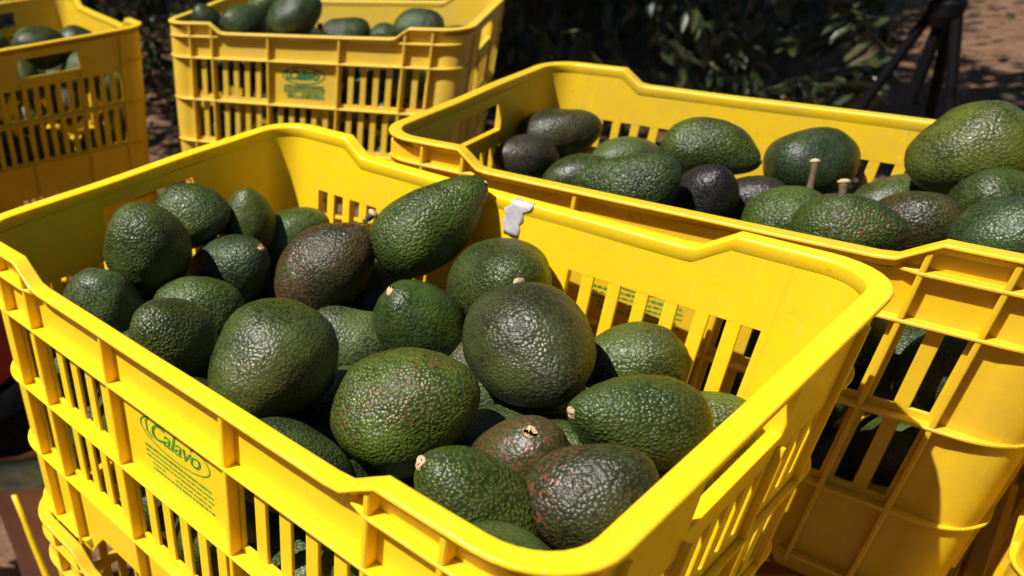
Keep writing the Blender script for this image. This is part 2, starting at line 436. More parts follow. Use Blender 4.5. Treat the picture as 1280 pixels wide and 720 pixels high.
def print_bm(bold):
    """printed green mark on the front panel: an oval with the name, lines of small print below"""
    yb = -W/2 + YO - .0003
    cu = bpy.data.curves.new('t', 'FONT'); cu.body = 'Calavo'; cu.size = .0205; cu.shear = .30; cu.align_x = 'CENTER'; cu.align_y = 'CENTER'
    cu.extrude = .0001; cu.offset = .0001 + .0008*(bold-1); cu.space_character = .93
    to = bpy.data.objects.new('t', cu); COL.objects.link(to)
    dg = bpy.context.evaluated_depsgraph_get(); dg.update()
    tm = bpy.data.meshes.new_from_object(to.evaluated_get(dg)); bpy.data.objects.remove(to)
    bm = bmesh.new(); bm.from_mesh(tm)
    for v in bm.verts: x, y, z = v.co; v.co = (x*1.0, yb + z, .2195 + y)
    def band(pts, wd):
        wd = wd*bold
        for i in range(len(pts)-1):
            a, b = Vector(pts[i]), Vector(pts[i+1]); d = (b-a).normalized(); nn = Vector((-d.y, d.x))*wd/2
            q = [a-nn, b-nn, b+nn, a+nn]
            f = [bm.verts.new((t.x, yb - .0001, t.y)) for t in q]; bm.faces.new(f)
    oval = [(.0365*math.cos(t), .2195 + .0135*math.sin(t)) for t in np.linspace(0, 2*PI, 49)]
    band(oval, .0010)
    band([(-.0265, .2290), (-.0300, .2240), (-.0295, .2160), (-.0240, .2125)], .0016)
    band([(.018, .2255), (.023, .2300), (.029, .2275)], .0014)
    r2 = random.Random(3)
    for k, z in enumerate((.2020, .1975, .1930, .1885, .1840)):
        x = -.034 + (.006 if k > 2 else 0); xe = (.036, .038, .038, .036, .038)[k]
        while x < xe:
            wl = r2.uniform(.0015, .0055)
            if k == 3 and -.016 < x < -.006: x += .01; continue
            band([(x, z), (min(x+wl, xe), z)], .0021 if k in (0, 4) else .0016); x += wl + r2.uniform(.0007, .0016)
    for v in bm.verts: v.co = tp(v.co)
    return bm

def make_crate():
    root = empty('crate')
    def add(name, bm, smooth=False): return bm_obj(name, bm, Y1, root, smooth)
    rim = add('rim', rim_bm(), True)
    wn = rim.modifiers.new('wn', 'WEIGHTED_NORMAL'); wn.keep_sharp = True
    def dupr(o, rot=PI, flip=False):
        c = o.copy(); COL.objects.link(c); c.parent = root; c.rotation_euler = (0, 0, rot); return c
    for name, bm in (('long_wall', long_wall_bm()), ('short_wall', short_wall_bm())):
        dupr(add(name, bm))
    c1 = corner_bm(); me_c = add('corner_panel', c1, True); dupr(me_c)
    c2 = corner_bm()
    for v in c2.verts: v.co.x = -v.co.x
    bmesh.ops.reverse_faces(c2, faces=c2.faces)
    dupr(add('corner_panel', c2, True))
    for z in (L2, L3, L4): dupr(add('ledge', ledge_long(z)))
    for z in (L3, L4): dupr(add('ledge', ledge_short(z)))
    for z, x1 in ((L1, .108), (L5, .104)):
        a = ledge_long(z, x1); dupr(add('ledge', a))
        b = ledge_long(z, x1)
        for v in b.verts: v.co.x = -v.co.x
        bmesh.ops.reverse_faces(b, faces=b.faces); dupr(add('ledge', b))
    for z in (L2, L5):
        a = ledge_short(z, 1); dupr(add('ledge', a)); b = ledge_short(z, 1)
        for v in b.verts: v.co.y = -v.co.y
        bmesh.ops.reverse_faces(b, faces=b.faces); dupr(add('ledge', b))
    for k, x in enumerate(RX):
        bm = bmesh.new(); zb = .014 if k in (0, 1, 4, 5) else .040
        xc = x - L/2
        box_bm(bm, xc-.0017, xc+.0017, -W/2+.0010, -W/2+YO+.0003, zb, ztop(xc)-.0040)
        bmesh.ops.recalc_face_normals(bm, faces=bm.faces); bevel(bm, .0006, 1, 50)
        dupr(add('rib', taper(bm)))
    for y in (.0535, .1310, .2395, W-.0535):
        bm = bmesh.new(); box_bm(bm, -L/2+.0012, -L/2+XO+.0003, y-W/2-.0014, y-W/2+.0014, .034, .2400 if .06 < y < .3 else .285)
        bmesh.ops.recalc_face_normals(bm, faces=bm.faces); dupr(add('rib', taper(bm)))
    # slats: one object each
    for x0, x1, z0, z1, n in cells_long():
        p = (x1 - x0 + .009)/n; sw = p*.44
        for k in range(1, n):
            x = x0 - .0045 + p*k; zc = (z0+z1)/2
            for s in (0, 1):
                o = bpy.data.objects.new('slat', slat_mesh(z1-z0, .0091, .0029)); link(o, root)
                q = tp((x - L/2, -W/2 + (YO+YI)/2, zc)); q = to_side(q, s)
                o.location = q; o.rotation_euler = (math.atan(TAP)*(1 if s == 0 else -1), 0, 0)
    for z0, z1 in SROW:
        n = 13; p = (W - .113 + .009)/n
        for k in range(1, n):
            y = .0565 - .0045 + p*k
            for s in (0, 1):
                o = bpy.data.objects.new('slat', slat_mesh(z1-z0, .0090, .0070)); link(o, root)
                q = tp((-L/2 + (XO+YI)/2, y - W/2, (z0+z1)/2)); q = to_side(q, s)
                o.location = q; o.rotation_euler = (0, -math.atan(TAP)*(1 if s == 0 else -1), PI/2)
                o.rotation_mode = 'XYZ'
                o.rotation_euler = (Matrix.Rotation(-math.atan(TAP)*(1 if s == 0 else -1), 3, 'Y') @ Matrix.Rotation(PI/2, 3, 'Z')).to_euler()
    bm = bmesh.new(); xs = list(np.linspace(-L/2+.018, L/2-.018, 25)); ys = list(np.linspace(-W/2+.018, W/2-.018, 13))
    grid_plate(xs, ys, lambda i, j: i % 2 == 1 and j % 3 == 1, 0, .003, None, bm)
    for v in bm.verts: v.co = (v.co.x*.965, v.co.z*.95, .040 + v.co.y)
    bmesh.ops.recalc_face_normals(bm, faces=bm.faces); add('floor', bm)
    lw = [o for o in root.children if o.name.startswith('long_wall')][0]
    bm_obj('green_print', print_bm(1.0), M_print, lw)
    return root

def matrix(px, py, pz, yaw, tx, ty):
    th = Vector((tx, ty, 0))
    Rm = Matrix.Rotation(yaw, 4, 'Z') @ (Matrix.Rotation(th.length, 4, th.normalized()) if th.length > 0 else Matrix.Identity(4))
    return Matrix.Translation((px, py, pz)) @ Rm @ Matrix.Translation((L/2, W/2, 0))
M_print2 = flat('dark_green_print_ink', (.012, .15, .045), .6, var=.5, scale=200)
def copy_tree(src, parent=None, m=None):
    c = src.copy(); COL.objects.link(c); c.parent = parent
    if m is Y2 and c.name.startswith('green_print'):
        bm = print_bm(2.0); me = bpy.data.meshes.new('green_print'); bm.to_mesh(me); bm.free(); me.materials.append(M_print2); c.data = me
    if m and c.type == 'MESH' and not c.name.startswith('green_print'):
        c.material_slots[0].link = 'OBJECT'; c.material_slots[0].material = m
    for ch in src.children: copy_tree(ch, c, m)
    return c
GC = 'yellow crates of avocados'
MA = matrix(0, 0, 0, 0, 0, 0)
MB_ = matrix(-.6076, .6599, -.0108, .4226, -.0244, .0140)
MC = matrix(.0909, .3894, -.0036, .0918, -.0240, .0036)
MD = matrix(-1.2266, .4455, -.0181, -.2760, .0098, .0014)
MF = MC @ Matrix.Translation((.5225, -.030, 0))
crate = make_crate()
def place_crate(first, M, label, m):
    o = crate if first else copy_tree(crate, None, m)
    o.matrix_world = M; tag(o, label, 'crate', GC); return o
down = lambda M, k: M @ Matrix.Translation((0, 0, -.3008*k))
cA = place_crate(True, MA, 'bright yellow crate heaped with avocados in the foreground, green print on its near side', None)
cB = place_crate(False, MB_, 'dusty yellow crate at the back with its green printed long side facing the camera', Y2)
cC = place_crate(False, MC, 'yellow crate on the right directly behind the foreground crate', Y3)
cD = place_crate(False, MD, 'yellow crate at the far left, its short end with handle hole facing the camera', Y3)
cE = place_crate(False, down(MA, 1) @ Matrix.Translation((-.004, .002, 0)), 'yellow crate underneath the foreground crate, only its left corner showing', Y3)
cF = place_crate(False, MF, 'yellow crate cut off by the lower right edge, beside the right end of another crate', Y3)

# lower crates of the stacks, too hidden to show parts: one joined mesh each
def joined_crate():
    bm = bmesh.new()
    for o in crate.children:
        if o.name.startswith('green'): continue
        t = bmesh.new(); t.from_mesh(o.data); t.transform(o.matrix_basis); me = bpy.data.meshes.new('tmp'); t.to_mesh(me); t.free()
        bm.from_mesh(me); bpy.data.meshes.remove(me)
    me = bpy.data.meshes.new('crate'); bm.to_mesh(me); bm.free(); me.materials.append(Y3); return me
JM = joined_crate()
for M, k0, lab in ((MA, 2, 'foreground'), (MB_, 1, 'printed back'), (MC, 1, 'right hand'), (MD, 1, 'far left'), (MF, 1, 'lower right edge')):
    for k in range(k0, 3):
        o = link(bpy.data.objects.new('crate', JM)); o.matrix_world = down(M, k)
        tag(o, 'yellow crate %s the %s stack' % ('at the bottom of' if k == 2 else 'in the middle of', lab), 'crate', 'hidden crates lower in the stacks')

# torn white paper label stuck over the back rim of the foreground crate (a part of it)
def torn_label():
    bm = bmesh.new(); nu, nv = 9, 10; r = random.Random(5); G = {}
    x0 = .0125
    for i in range(nu):
        for j in range(nv):
            s = j/(nv-1)*.032 - .0035           # along: <0 lies on top, >0 hangs down the inside
            edge = .0030*mnoise.noise((j*.9, 3.1, 0))*(1 if i in (0, nu-1) else 0)
            x = x0 + (i/(nu-1) - .5)*(.019 - .006*j/(nv-1)) + edge + (.006 if j < 3 else 0)
            top = ztop(x)
            jag = .0028*mnoise.noise((i*1.3, 7.7, 0)) if j in (0, nv-1) else 0
            wr = .0003*mnoise.noise((i*.7, j*.7, 2))
            if s < 0: q = (x, W/2 - LIP - s + jag + .0003, top + .0005 + abs(wr))
            else: q = (x, W/2 - LIP - .0006 - abs(wr), top - .0006 - s + jag)
            G[i, j] = bm.verts.new(tp(q))
    for i in range(nu-1):
        for j in range(nv-1): bm.faces.new((G[i,j], G[i+1,j], G[i+1,j+1], G[i,j+1]))
    o = bm_obj('torn_paper_label', bm, M_paper, cA, True)
    so_ = o.modifiers.new('s', 'SOLIDIFY'); so_.thickness = .0003
    return o
torn_label()['label'] = 'torn white paper label stuck over the rim'

# ------------------------------------------------------------------ avocados
AVO = {
 'a1':[0.0688, 0.1363, 0.2583, 0.253, -0.426, 0.869, 0.0372, 1.15],
 'a2':[0.0463, 0.2025, 0.2565, 0.832, 0.498, 0.243, 0.0295, 1.25],
 'a3':[0.068, 0.2517, 0.2443, 0.134, -0.16, 0.978, 0.0263, 1.3],
 'a4':[0.0856, 0.295, 0.2144, 0.706, 0.571, 0.418, 0.031, 1.25],
 'a5':[0.0891, 0.2111, 0.2105, 0.702, 0.146, 0.697, 0.036, 1.35],
 'a6':[0.1595, 0.26, 0.222, 0.391, 0.491, 0.778, 0.038, 1.3],
 'a7':[0.2211, 0.318, 0.2617, 0.518, 0.581, 0.627, 0.0348, 1.5],
 'a8':[0.2957, 0.3141, 0.2327, 0.614, -0.609, 0.501, 0.0385, 1.25],
 'a9':[0.2646, 0.2513, 0.2114, -0.246, -0.493, 0.834, 0.0329, 1.25],
 'a10':[0.2092, 0.2413, 0.178, -0.594, -0.585, 0.552, 0.0301, 1.3],
 'a11':[0.2603, 0.0962, 0.2427, -0.167, -0.868, -0.467, 0.0398, 1.25],
 'a12':[0.1921, 0.0631, 0.2484, -0.001, -0.605, 0.796, 0.031, 1.25],
 'a13':[0.1288, 0.1396, 0.2163, -0.547, -0.793, 0.267, 0.0295, 1.35],
 'a14':[0.0842, 0.0759, 0.2249, 0.178, -0.276, 0.945, 0.0353, 1.25],
 'a15':[0.3374, 0.145, 0.2211, 0.59, 0.553, 0.589, 0.0395, 1.25],
 'a16':[0.3617, 0.2464, 0.2332, 0.71, -0.699, -0.089, 0.042, 1.2],
 'a17':[0.4438, 0.2288, 0.2255, -0.602, -0.768, 0.221, 0.03, 1.36],
 'a18':[0.3965, 0.327, 0.2015, -0.771, -0.613, -0.173, 0.028, 1.35],
 'a19':[0.411, 0.1631, 0.2085, 0.174, -0.237, 0.956, 0.03, 1.2],
 'a20':[0.4636, 0.144, 0.2279, 0.473, 0.313, 0.823, 0.031, 1.15],
 'a21':[0.4171, 0.1022, 0.2192, -0.493, -0.511, 0.704, 0.029, 1.45],
 'a22':[0.2889, 0.128, 0.1542, -0.737, -0.589, 0.33, 0.0323, 1.35],
 'a23':[0.2726, 0.299, 0.1545, -0.797, -0.534, 0.281, 0.034, 1.3],
 'a24':[0.4508, 0.3245, 0.1721, 0.808, 0.339, 0.482, 0.028, 1.3],
 'c1':[0.118, 0.7026, 0.2218, 0.886, 0.361, 0.292, 0.033, 1.35],
 'c2':[0.1147, 0.6367, 0.2061, -0.377, -0.876, 0.299, 0.0295, 1.3],
 'c3':[0.1969, 0.6146, 0.2098, -0.707, -0.697, 0.121, 0.029, 1.3],
 'c4':[0.1998, 0.7002, 0.2054, -0.74, -0.646, 0.189, 0.0295, 1.3],
 'c5':[0.265, 0.5642, 0.235, -0.908, -0.414, -0.062, 0.03, 1.5],
 'c6':[0.2833, 0.6931, 0.2392, 0.973, 0.205, -0.108, 0.031, 1.45],
 'c7':[0.3115, 0.628, 0.2153, 0.39, -0.243, 0.888, 0.028, 1.3],
 'c8':[0.3352, 0.6805, 0.2004, 0.82, -0.096, 0.564, 0.027, 1.3],
 'c9':[0.3577, 0.7438, 0.2264, 0.613, 0.789, 0.038, 0.035, 1.1],
 'c10':[0.3802, 0.6358, 0.2079, 0.721, 0.081, 0.688, 0.031, 1.15],
 'c11':[0.4403, 0.5716, 0.2373, 0.974, 0.164, 0.155, 0.028, 1.38],
 'c12':[0.4284, 0.767, 0.1932, 0.87, 0.218, 0.443, 0.031, 1.25],
 'c13':[0.4652, 0.6492, 0.2224, 0.771, -0.191, 0.608, 0.0285, 1.15],
 'c14':[0.4665, 0.7483, 0.2603, -0.799, -0.45, -0.4, 0.0395, 1.12],
 'c15':[0.5029, 0.7119, 0.2273, -0.252, -0.408, 0.877, 0.034, 1.15],
 'c16':[0.5308, 0.604, 0.2458, 0.738, -0.239, 0.63, 0.03, 1.3],
 'b1':[-0.6135, 0.7765, 0.2688, 0.037, -0.514, 0.857, 0.0277, 1.3],
 'b2':[-0.5068, 0.7736, 0.2708, -0.014, -0.842, 0.539, 0.0373, 1.3],
 'b3':[-0.6183, 0.9309, 0.2705, 0.512, 0.236, 0.826, 0.0368, 1.3],
 'b4':[-0.4204, 0.8085, 0.2877, 0.744, 0.386, 0.545, 0.0385, 1.25],
 'b5':[-0.4431, 0.9613, 0.2283, -0.637, -0.731, 0.245, 0.0348, 1.3],
 'b6':[-0.3525, 1.05, 0.2333, 0.93, 0.31, 0.198, 0.0356, 1.3],
 'd1':[-0.7613, 0.5117, 0.2611, -0.175, -0.929, 0.325, 0.0373, 1.3],
 'd2':[-0.854, 0.6422, 0.2323, 0.758, 0.64, 0.127, 0.0347, 1.3],
}

G1 = (.058, .080, .020); G2 = (.046, .072, .018); G3 = (.066, .098, .020); GD = (.036, .050, .017); PU = (.034, .029, .026)
GP = (.064, .088, .036); GR = (.050, .046, .018); GY = (.085, .112, .020); BL = (.038, .062, .028)
INFO = {
'a1': (G1, .35, 'large round green avocado at the left of the heap, close to the handle hole'),
'a2': (G1, .1, 'avocado just in front of the handle hole in the end wall'),
'a3': (G1, .2, 'small avocado nearest the shaded back left corner of the foreground crate'),
'a4': (G3, .0, 'small bright green avocado by the back wall, left of the red-stemmed one'),
'a5': (BL, .0, 'shiny bluish green avocado with a pointed tip in the left half of the heap'),
'a6': (GR, .8, 'dark reddish avocado with a short brown stem at its upper right'),
'a7': (G3, .0, 'tall pear-shaped green avocado standing up against the back wall'),
'a8': (G1, .0, 'green avocado facing its tan stem button to the camera, under the torn label'),
'a9': (G2, .0, 'dark pebbly avocado with a tan stem scar, mid heap below the tall upright one'),
'a10': ((.085, .115, .055), .0, 'pale waxy avocado with a bright glint, low in the middle of the heap'),
'a11': (G1, .2, 'very big dull green avocado lying by the near rim, brown tip to the lower left'),
'a12': (G1, .1, 'grey-green avocado against the near rim, left of the very big one'),
'a13': (G3, .0, 'glossy green avocado lying behind the grey-green one on the left'),
'a14': ((.075, .105, .045), .1, 'pale green avocado in the left corner of the heap beside the rim'),
'a15': (GY, .42, 'big olive avocado with red-brown specks in the middle front of the heap'),
'a16': ((.040, .058, .022), .1, 'big dark avocado standing highest in the centre right of the heap'),
'a17': (G2, .0, 'long green avocado on the right with its tan stem button pointing left'),
'a18': (G1, .1, 'green avocado beneath the slots of the back wall, behind the long one'),
'a19': (GR, .6, 'small brownish avocado with a yellow stem scar on top, near the front'),
'a20': ((.042, .050, .024), .7, 'dark purplish avocado with a red rash, nestled in the front right corner'),
'a21': (G3, .0, 'bright green avocado by the front rim with a pale scar at its upper left'),
'a22': (GD, .3, 'dark avocado mostly hidden behind the notch of the near rim'),
'a23': (GP, .0, 'avocado of which only a grey-green sliver shows between two big ones'),
'a24': (GY, .0, 'yellow-green avocado peeping out beside the right end rim of the foreground crate'),
'c1': ((.040, .040, .020), .2, 'avocado half purple half olive at the left end of the right hand crate'),
'c2': (PU, .1, 'small purple-black avocado by the handle end of the right hand crate'),
'c3': (G2, .0, 'avocado lying low behind the near rim, left of the long green one'),
'c4': (GP, .0, 'grey-green avocado half hidden behind the long green one at left'),
'c5': (G2, .0, 'long green avocado lying along the near rim in the right hand crate'),
'c6': (G3, .0, 'pebbly mid green avocado lying against the far wall of the right hand crate'),
'c7': ((.017, .015, .024), .1, 'black-purple avocado at the near rim in the right hand crate'),
'c8': (PU, .0, 'dull dark avocado tucked behind the black-purple one'),
'c9': (BL, .0, 'round dark green avocado end-on behind the two upright stems'),
'c10': (G3, .0, 'green avocado with a long upright stem, at the near rim'),
'c11': (G2, .75, 'green avocado with many red specks, lying at the near rim'),
'c12': (G2, .3, 'green avocado with a tan stem pointing right'),
'c13': (GR, .8, 'brownish red-mottled avocado behind the speckled one'),
'c14': ((.085, .115, .022), .0, 'big glossy yellow-green avocado on top of the right hand heap'),
'c15': (G2, .0, 'green avocado under the big glossy one at the right edge'),
'c16': (BL, .0, 'lowest green avocado at the right edge, against the near rim'),
'b1': (GD, .0, 'small avocado in the left corner of the dusty back crate'),
'b2': (BL, .0, 'dark avocado second from the left in the dusty back crate'),
'b3': (G3, .0, 'lighter green avocado behind two dark ones in the dusty back crate'),
'b4': (GD, .0, 'biggest dark glossy avocado in the dusty back crate'),
'b5': (GD, .1, 'avocado low in the middle of the dusty back crate'),
'b6': (BL, .0, 'lone avocado on the right side of the dusty back crate'),
'd1': (GD, .0, 'larger dark avocado above the handle of the far left crate'),
'd2': (GD, .0, 'smaller dark avocado beside the larger one in the far left crate'),
}
GRP = {'a': 'avocados in the foreground crate', 'b': 'avocados in the dusty back crate', 'c': 'avocados in the right hand crate', 'd': 'avocados in the far left crate'}
def avo_mesh(b, asp, nu, nv, seed):
    h = asp*b; k = min(.36, .13 + .42*max(0, asp - 1.15))
    th = np.linspace(0, PI, nv+1); ph = np.arange(nu)*2*PI/nu
    T, Ph = np.meshgrid(th, ph, indexing='ij')
    z = h*np.cos(T); r = np.sin(T)*(1 - k*np.cos(T)); r = b*r/ r.max()
    r = r*(1 + .02*np.sin(2*Ph + seed))
    co = np.stack([r*np.cos(Ph), r*np.sin(Ph), z], -1).reshape(-1, 3)
    out = co.copy()
    for i, c in enumerate(co):
        if nu >= 40:
            d = .0042*mnoise.noise(Vector(c)*26 + Vector((seed*3.7, 0, 0))) + .0006*mnoise.noise(Vector(c)*95 + Vector((0, seed*2.3, 0))) + .0003*mnoise.noise(Vector(c)*270 + Vector((0, 0, seed)))
        else: d = .0016*mnoise.noise(Vector(c)*38 + Vector((seed*3.7, 0, 0)))
        nrm = c/ (np.linalg.norm(c) + 1e-9); out[i] = c + nrm*d
    out[:, 0] += .07*b*(out[:, 2]/h)**2*np.sign(np.sin(seed*5))
    out[:nu] = out[:nu].mean(0); out[-nu:] = out[-nu:].mean(0)
    # dimple round the stem
    fs = []
    for i in range(nv):
        for j in range(nu): fs.append((i*nu+j, (i+1)*nu+j, (i+1)*nu+(j+1) % nu, i*nu+(j+1) % nu))
    me = bpy.data.meshes.new('avocado'); me.from_pydata([tuple(v) for v in out], [], fs); me.update()
    bm = bmesh.new(); bm.from_mesh(me); bmesh.ops.remove_doubles(bm, verts=bm.verts, dist=1e-6); bm.to_mesh(me); bm.free()
    me.materials.append(M_avo); me.polygons.foreach_set('use_smooth', [True]*len(me.polygons))
    return me
def orient(o, c, ax, spin):
    q = Vector(ax).to_track_quat('Z', 'Y')
    o.matrix_world = Matrix.Translation(c) @ q.to_matrix().to_4x4() @ Matrix.Rotation(spin, 4, 'Z')
def stem_obj(parent, base, d, length, r, cut):
    """base and direction in the avocado's own frame"""
    bm = bmesh.new(); d = Vector(d).normalized(); base = Vector(base); r2 = random.Random(int(length*1e5))
    n = 5; pts = [base - d*.003 + d*(length+.003)*k/n + Vector((r2.uniform(-1, 1), r2.uniform(-1, 1), 0))*r*.22*(k > 0) for k in range(n+1)]
    rad = [r*1.25, r*1.0, r*.82, r*.85, r*.95, r*.9] if length > .006 else [r*1.15, r*1.1, r, r*.95, r*.9, r*.6]
    tube(bm, pts, rad, 10)
    o = bm_obj('stem', bm, M_stem if not cut else M_stemcut, parent, True)
    if length > .006:
        bm = bmesh.new(); tube(bm, [pts[-1] - d*.0012, pts[-1] + d*.0010, pts[-1] + d*.0024], [r*1.25, r*1.4, r*.8], 10)
        bm_obj('cut_end', bm, M_stemcut, o, True)
    return o
PLACED = []
for n_, (k, v) in enumerate(AVO.items()):
    col, redamt, lab = INFO[k]
    hi = k[0] == 'a'
    b, asp = v[6], v[7]
    me = avo_mesh(b, asp, *( (72, 54) if hi else (48, 36)), n_*1.37 + 1)
    o = link(bpy.data.objects.new('avocado', me)); orient(o, v[:3], v[3:6], n_*2.1)
    j = random.Random(n_)
    o.color = (*[c*f_*j.uniform(.93, 1.08) for c, f_ in zip(col, (.92, .90, .68))], redamt)
    tag(o, lab, 'avocado', GRP[k[0]])
    ax = Vector(v[3:6]).normalized()
    for (sgn) in (-1, 0, 1): PLACED.append((Vector(v[:3]) + ax*sgn*(asp-1)*b, b*(1 if sgn < 1 else .78)))
    AVO[k] = (o, b, asp)
# stem ends that show
for k, ln, r, cut in (('a8', .0007, .0042, True), ('a9', .0006, .0040, True), ('a17', .0007, .0040, True), ('a19', .0006, .0046, True), ('a21', .0005, .0042, True),
                      ('a7', .0008, .0030, True), ('a6', .013, .0036, False), ('c12', .0085, .0036, True), ('c6', .0007, .0036, True), ('a11', .0014, .004, False), ('a5', .0012, .0036, True)):
    o, b, asp = AVO[k]
    top = max(vv.co.z for vv in o.data.vertices)
    stem_obj(o, (0, 0, top - .0006), (0, 0, 1), ln, r, cut)
def ray_at(px, py, depth):
    d = Vector(((px - 207.1)/1018.947, -(py - 436.45)/1018.947, -1.0)); return CAMP + (CR @ d)*depth
def depth_of(p): return -(CR.transposed() @ (Vector(p) - CAMP)).z
for k, pb, pt_, r in (('c10', (1011, 240), (1019, 203), .0031), ('c11', (1052, 250), (1055, 228), .0033)):
    o, b, asp = AVO[k]; bpy.context.view_layer.update()
    dd = depth_of(o.matrix_world.translation) - b*.25
    B0, T0 = ray_at(*pb, dd), ray_at(*pt_, dd); Mi = o.matrix_world.inverted()
    q = Mi @ B0; t = Mi @ T0; stem_obj(o, q, t - q, (t-q).length, r, False)

# avocados packed below the top layer and behind the slats
def fill(M, key, zones, crate_name, group, cap):
    r = random.Random(sum(map(ord, key)))
    metas = [avo_mesh(1.0*rb, ra, 36, 26, 90 + q) for q, (rb, ra) in enumerate(((.034, 1.3), (.0365, 1.22), (.032, 1.4)))]
    cnt = 0; Mi = M.inverted()
    loc = [(Mi @ c, rad) for c, rad in PLACED]
    for (x0, x1, y0, y1, z0, z1, tries, where) in zones:
        for _ in range(tries):
            if cnt >= cap: return
            c = Vector((r.uniform(x0, x1), r.uniform(y0, y1), r.uniform(z0, z1))); q = r.randrange(3); b = (.034, .0365, .032)[q]
            if any((c - p).length < (b + rad)*(.80 if where == gap else .87) for p, rad in loc): continue
            loc.append((c, b)); cnt += 1
            o = link(bpy.data.objects.new('avocado', metas[q]))
            ax = Vector((r.uniform(-1, 1), r.uniform(-1, 1), r.uniform(-.7, .7))).normalized()
            orient(o, M @ c, M.to_3x3() @ ax, r.uniform(0, 6)); o.scale = (.93,)*3
            o.color = (*r.choice((G1, G2, G3, GD, GP)), r.choice((0, 0, .4)))
            wh = where
            if where == 'front':
                bay = 'left of' if c.x < -.06 else ('below' if c.x < .06 else 'right of')
                wh = 'behind the %s slots %s the print' % ('upper' if c.z > .172 and bay != 'below' else 'lower', bay)
            if where == gap: wh = gap + ('\'s left end' if c.x < -.11 else ', left of middle' if c.x < 0 else ', right of middle' if c.x < .11 else '\'s right end')
            if where == 'seen through its end slots': wh = 'behind the %s end slots %s the handle' % ('upper' if c.z > .172 else 'lower', 'left of' if c.y < -.05 else 'below' if c.y < .05 else 'right of')
            tag(o, 'avocado inside the %s crate, %s' % (crate_name, wh), 'avocado', group)
hx, hy = L/2 - .056, W/2 - .054
gap = 'in a dark gap under the heap'
fill(MA, 'A', [(-hx, hx, -hy, -hy+.010, .078, .215, 4000, 'front'), (hx-.01, hx, -hy, hy, .08, .19, 900, 'seen through the slots of its right end'), (-hx, hx, hy-.01, hy, .10, .165, 900, 'against its back wall under the others'), (-hx, hx, -hy, hy, .095, .185, 16000, gap)],
     'foreground', 'avocados deep in the foreground crate', 90)
fill(MC, 'C', [(-hx, hx, -hy, -hy+.010, .078, .2, 4000, 'front'), (-hx, hx, -hy, hy, .15, .19, 5000, gap)], 'right hand', 'avocados deep in the right hand crate', 60)
fill(MB_, 'B', [(-hx, hx, -hy, -hy+.010, .078, .235, 4000, 'front'), (-hx, hx, -hy, hy, .19, .225, 4000, gap)], 'dusty back', 'avocados deep in the dusty back crate', 60)
fill(MD, 'D', [(hx-.012, hx, -hy, hy, .078, .235, 3000, 'seen through its end slots'), (-hx, hx, -hy, hy, .19, .225, 4000, gap)], 'far left', 'avocados deep in the far left crate', 50)

# ------------------------------------------------------------------ orchard trees
def leaf_geo(ln, wd, fold, droop, twist):
    """small leaf: midrib along +x, two folded halves"""
    ts = (0, .12, .35, .65, .88, 1.0); ws = (.02, .45, 1.0, .82, .35, 0.0); V = []; F = []
    for t, s in zip(ts, ws):
        x = ln*t; z = -droop*ln*t*t; y = wd/2*s
        V += [(x, -y, z + fold*y), (x, 0, z), (x, y, z + fold*y)]
    for k in range(len(ts)-1):
        a = 3*k; F += [(a, a+3, a+4, a+1), (a+1, a+4, a+5, a+2)]
    return np.array(V), F
LV = [leaf_geo(1, .36, .35, .18, 0), leaf_geo(1, .42, .22, .30, 0), leaf_geo(1, .33, .5, .08, 0)]
def leaf_cloud(name, pts, size, parent, m, seed, hang=.55, flat_=False):
    r = np.random.default_rng(seed); VV, FF = [], []; base = 0
    for q in pts:
        v, f = LV[r.integers(3)]
        s = size*r.uniform(.65, 1.2); yaw = r.uniform(0, 2*PI); pit = r.normal(hang, .45); roll = r.normal(0, .6)
        if flat_: pit = r.normal(0, .25); roll = r.normal(0, .4)
        cy, sy = math.cos(yaw), math.sin(yaw); cp, sp = math.cos(pit), math.sin(pit); cr_, sr = math.cos(roll), math.sin(roll)
        Rz = np.array([[cy,-sy,0],[sy,cy,0],[0,0,1]]); Ry = np.array([[cp,0,sp],[0,1,0],[-sp,0,cp]]); Rx = np.array([[1,0,0],[0,cr_,-sr],[0,sr,cr_]])
        VV.append((v*s) @ (Rz @ Ry @ Rx).T + q); FF += [tuple(i + base for i in ff) for ff in f]; base += len(v)
    o = mesh_obj(name, np.concatenate(VV), FF, m, parent, True); o['kind'] = 'stuff'; return o
LEAFME = []
for i, (v, f) in enumerate(LV):
    me = bpy.data.meshes.new('leaf'); me.from_pydata([tuple(x) for x in v], [], f); me.materials.append(M_leaf); me.polygons.foreach_set('use_smooth', [True]*len(me.polygons)); LEAFME.append(me)
def add_leaf(parent, p, dirv, size, r, roll=None):
    o = bpy.data.objects.new('leaf', LEAFME[r.randrange(3)]); link(o, parent)
    d = Vector(dirv).normalized(); q = d.to_track_quat('X', 'Z').to_matrix().to_4x4()
    o.matrix_local = Matrix.Translation(p) @ q @ Matrix.Rotation(r.gauss(0, .7) if roll is None else roll, 4, 'X') @ Matrix.Scale(size, 4); return o
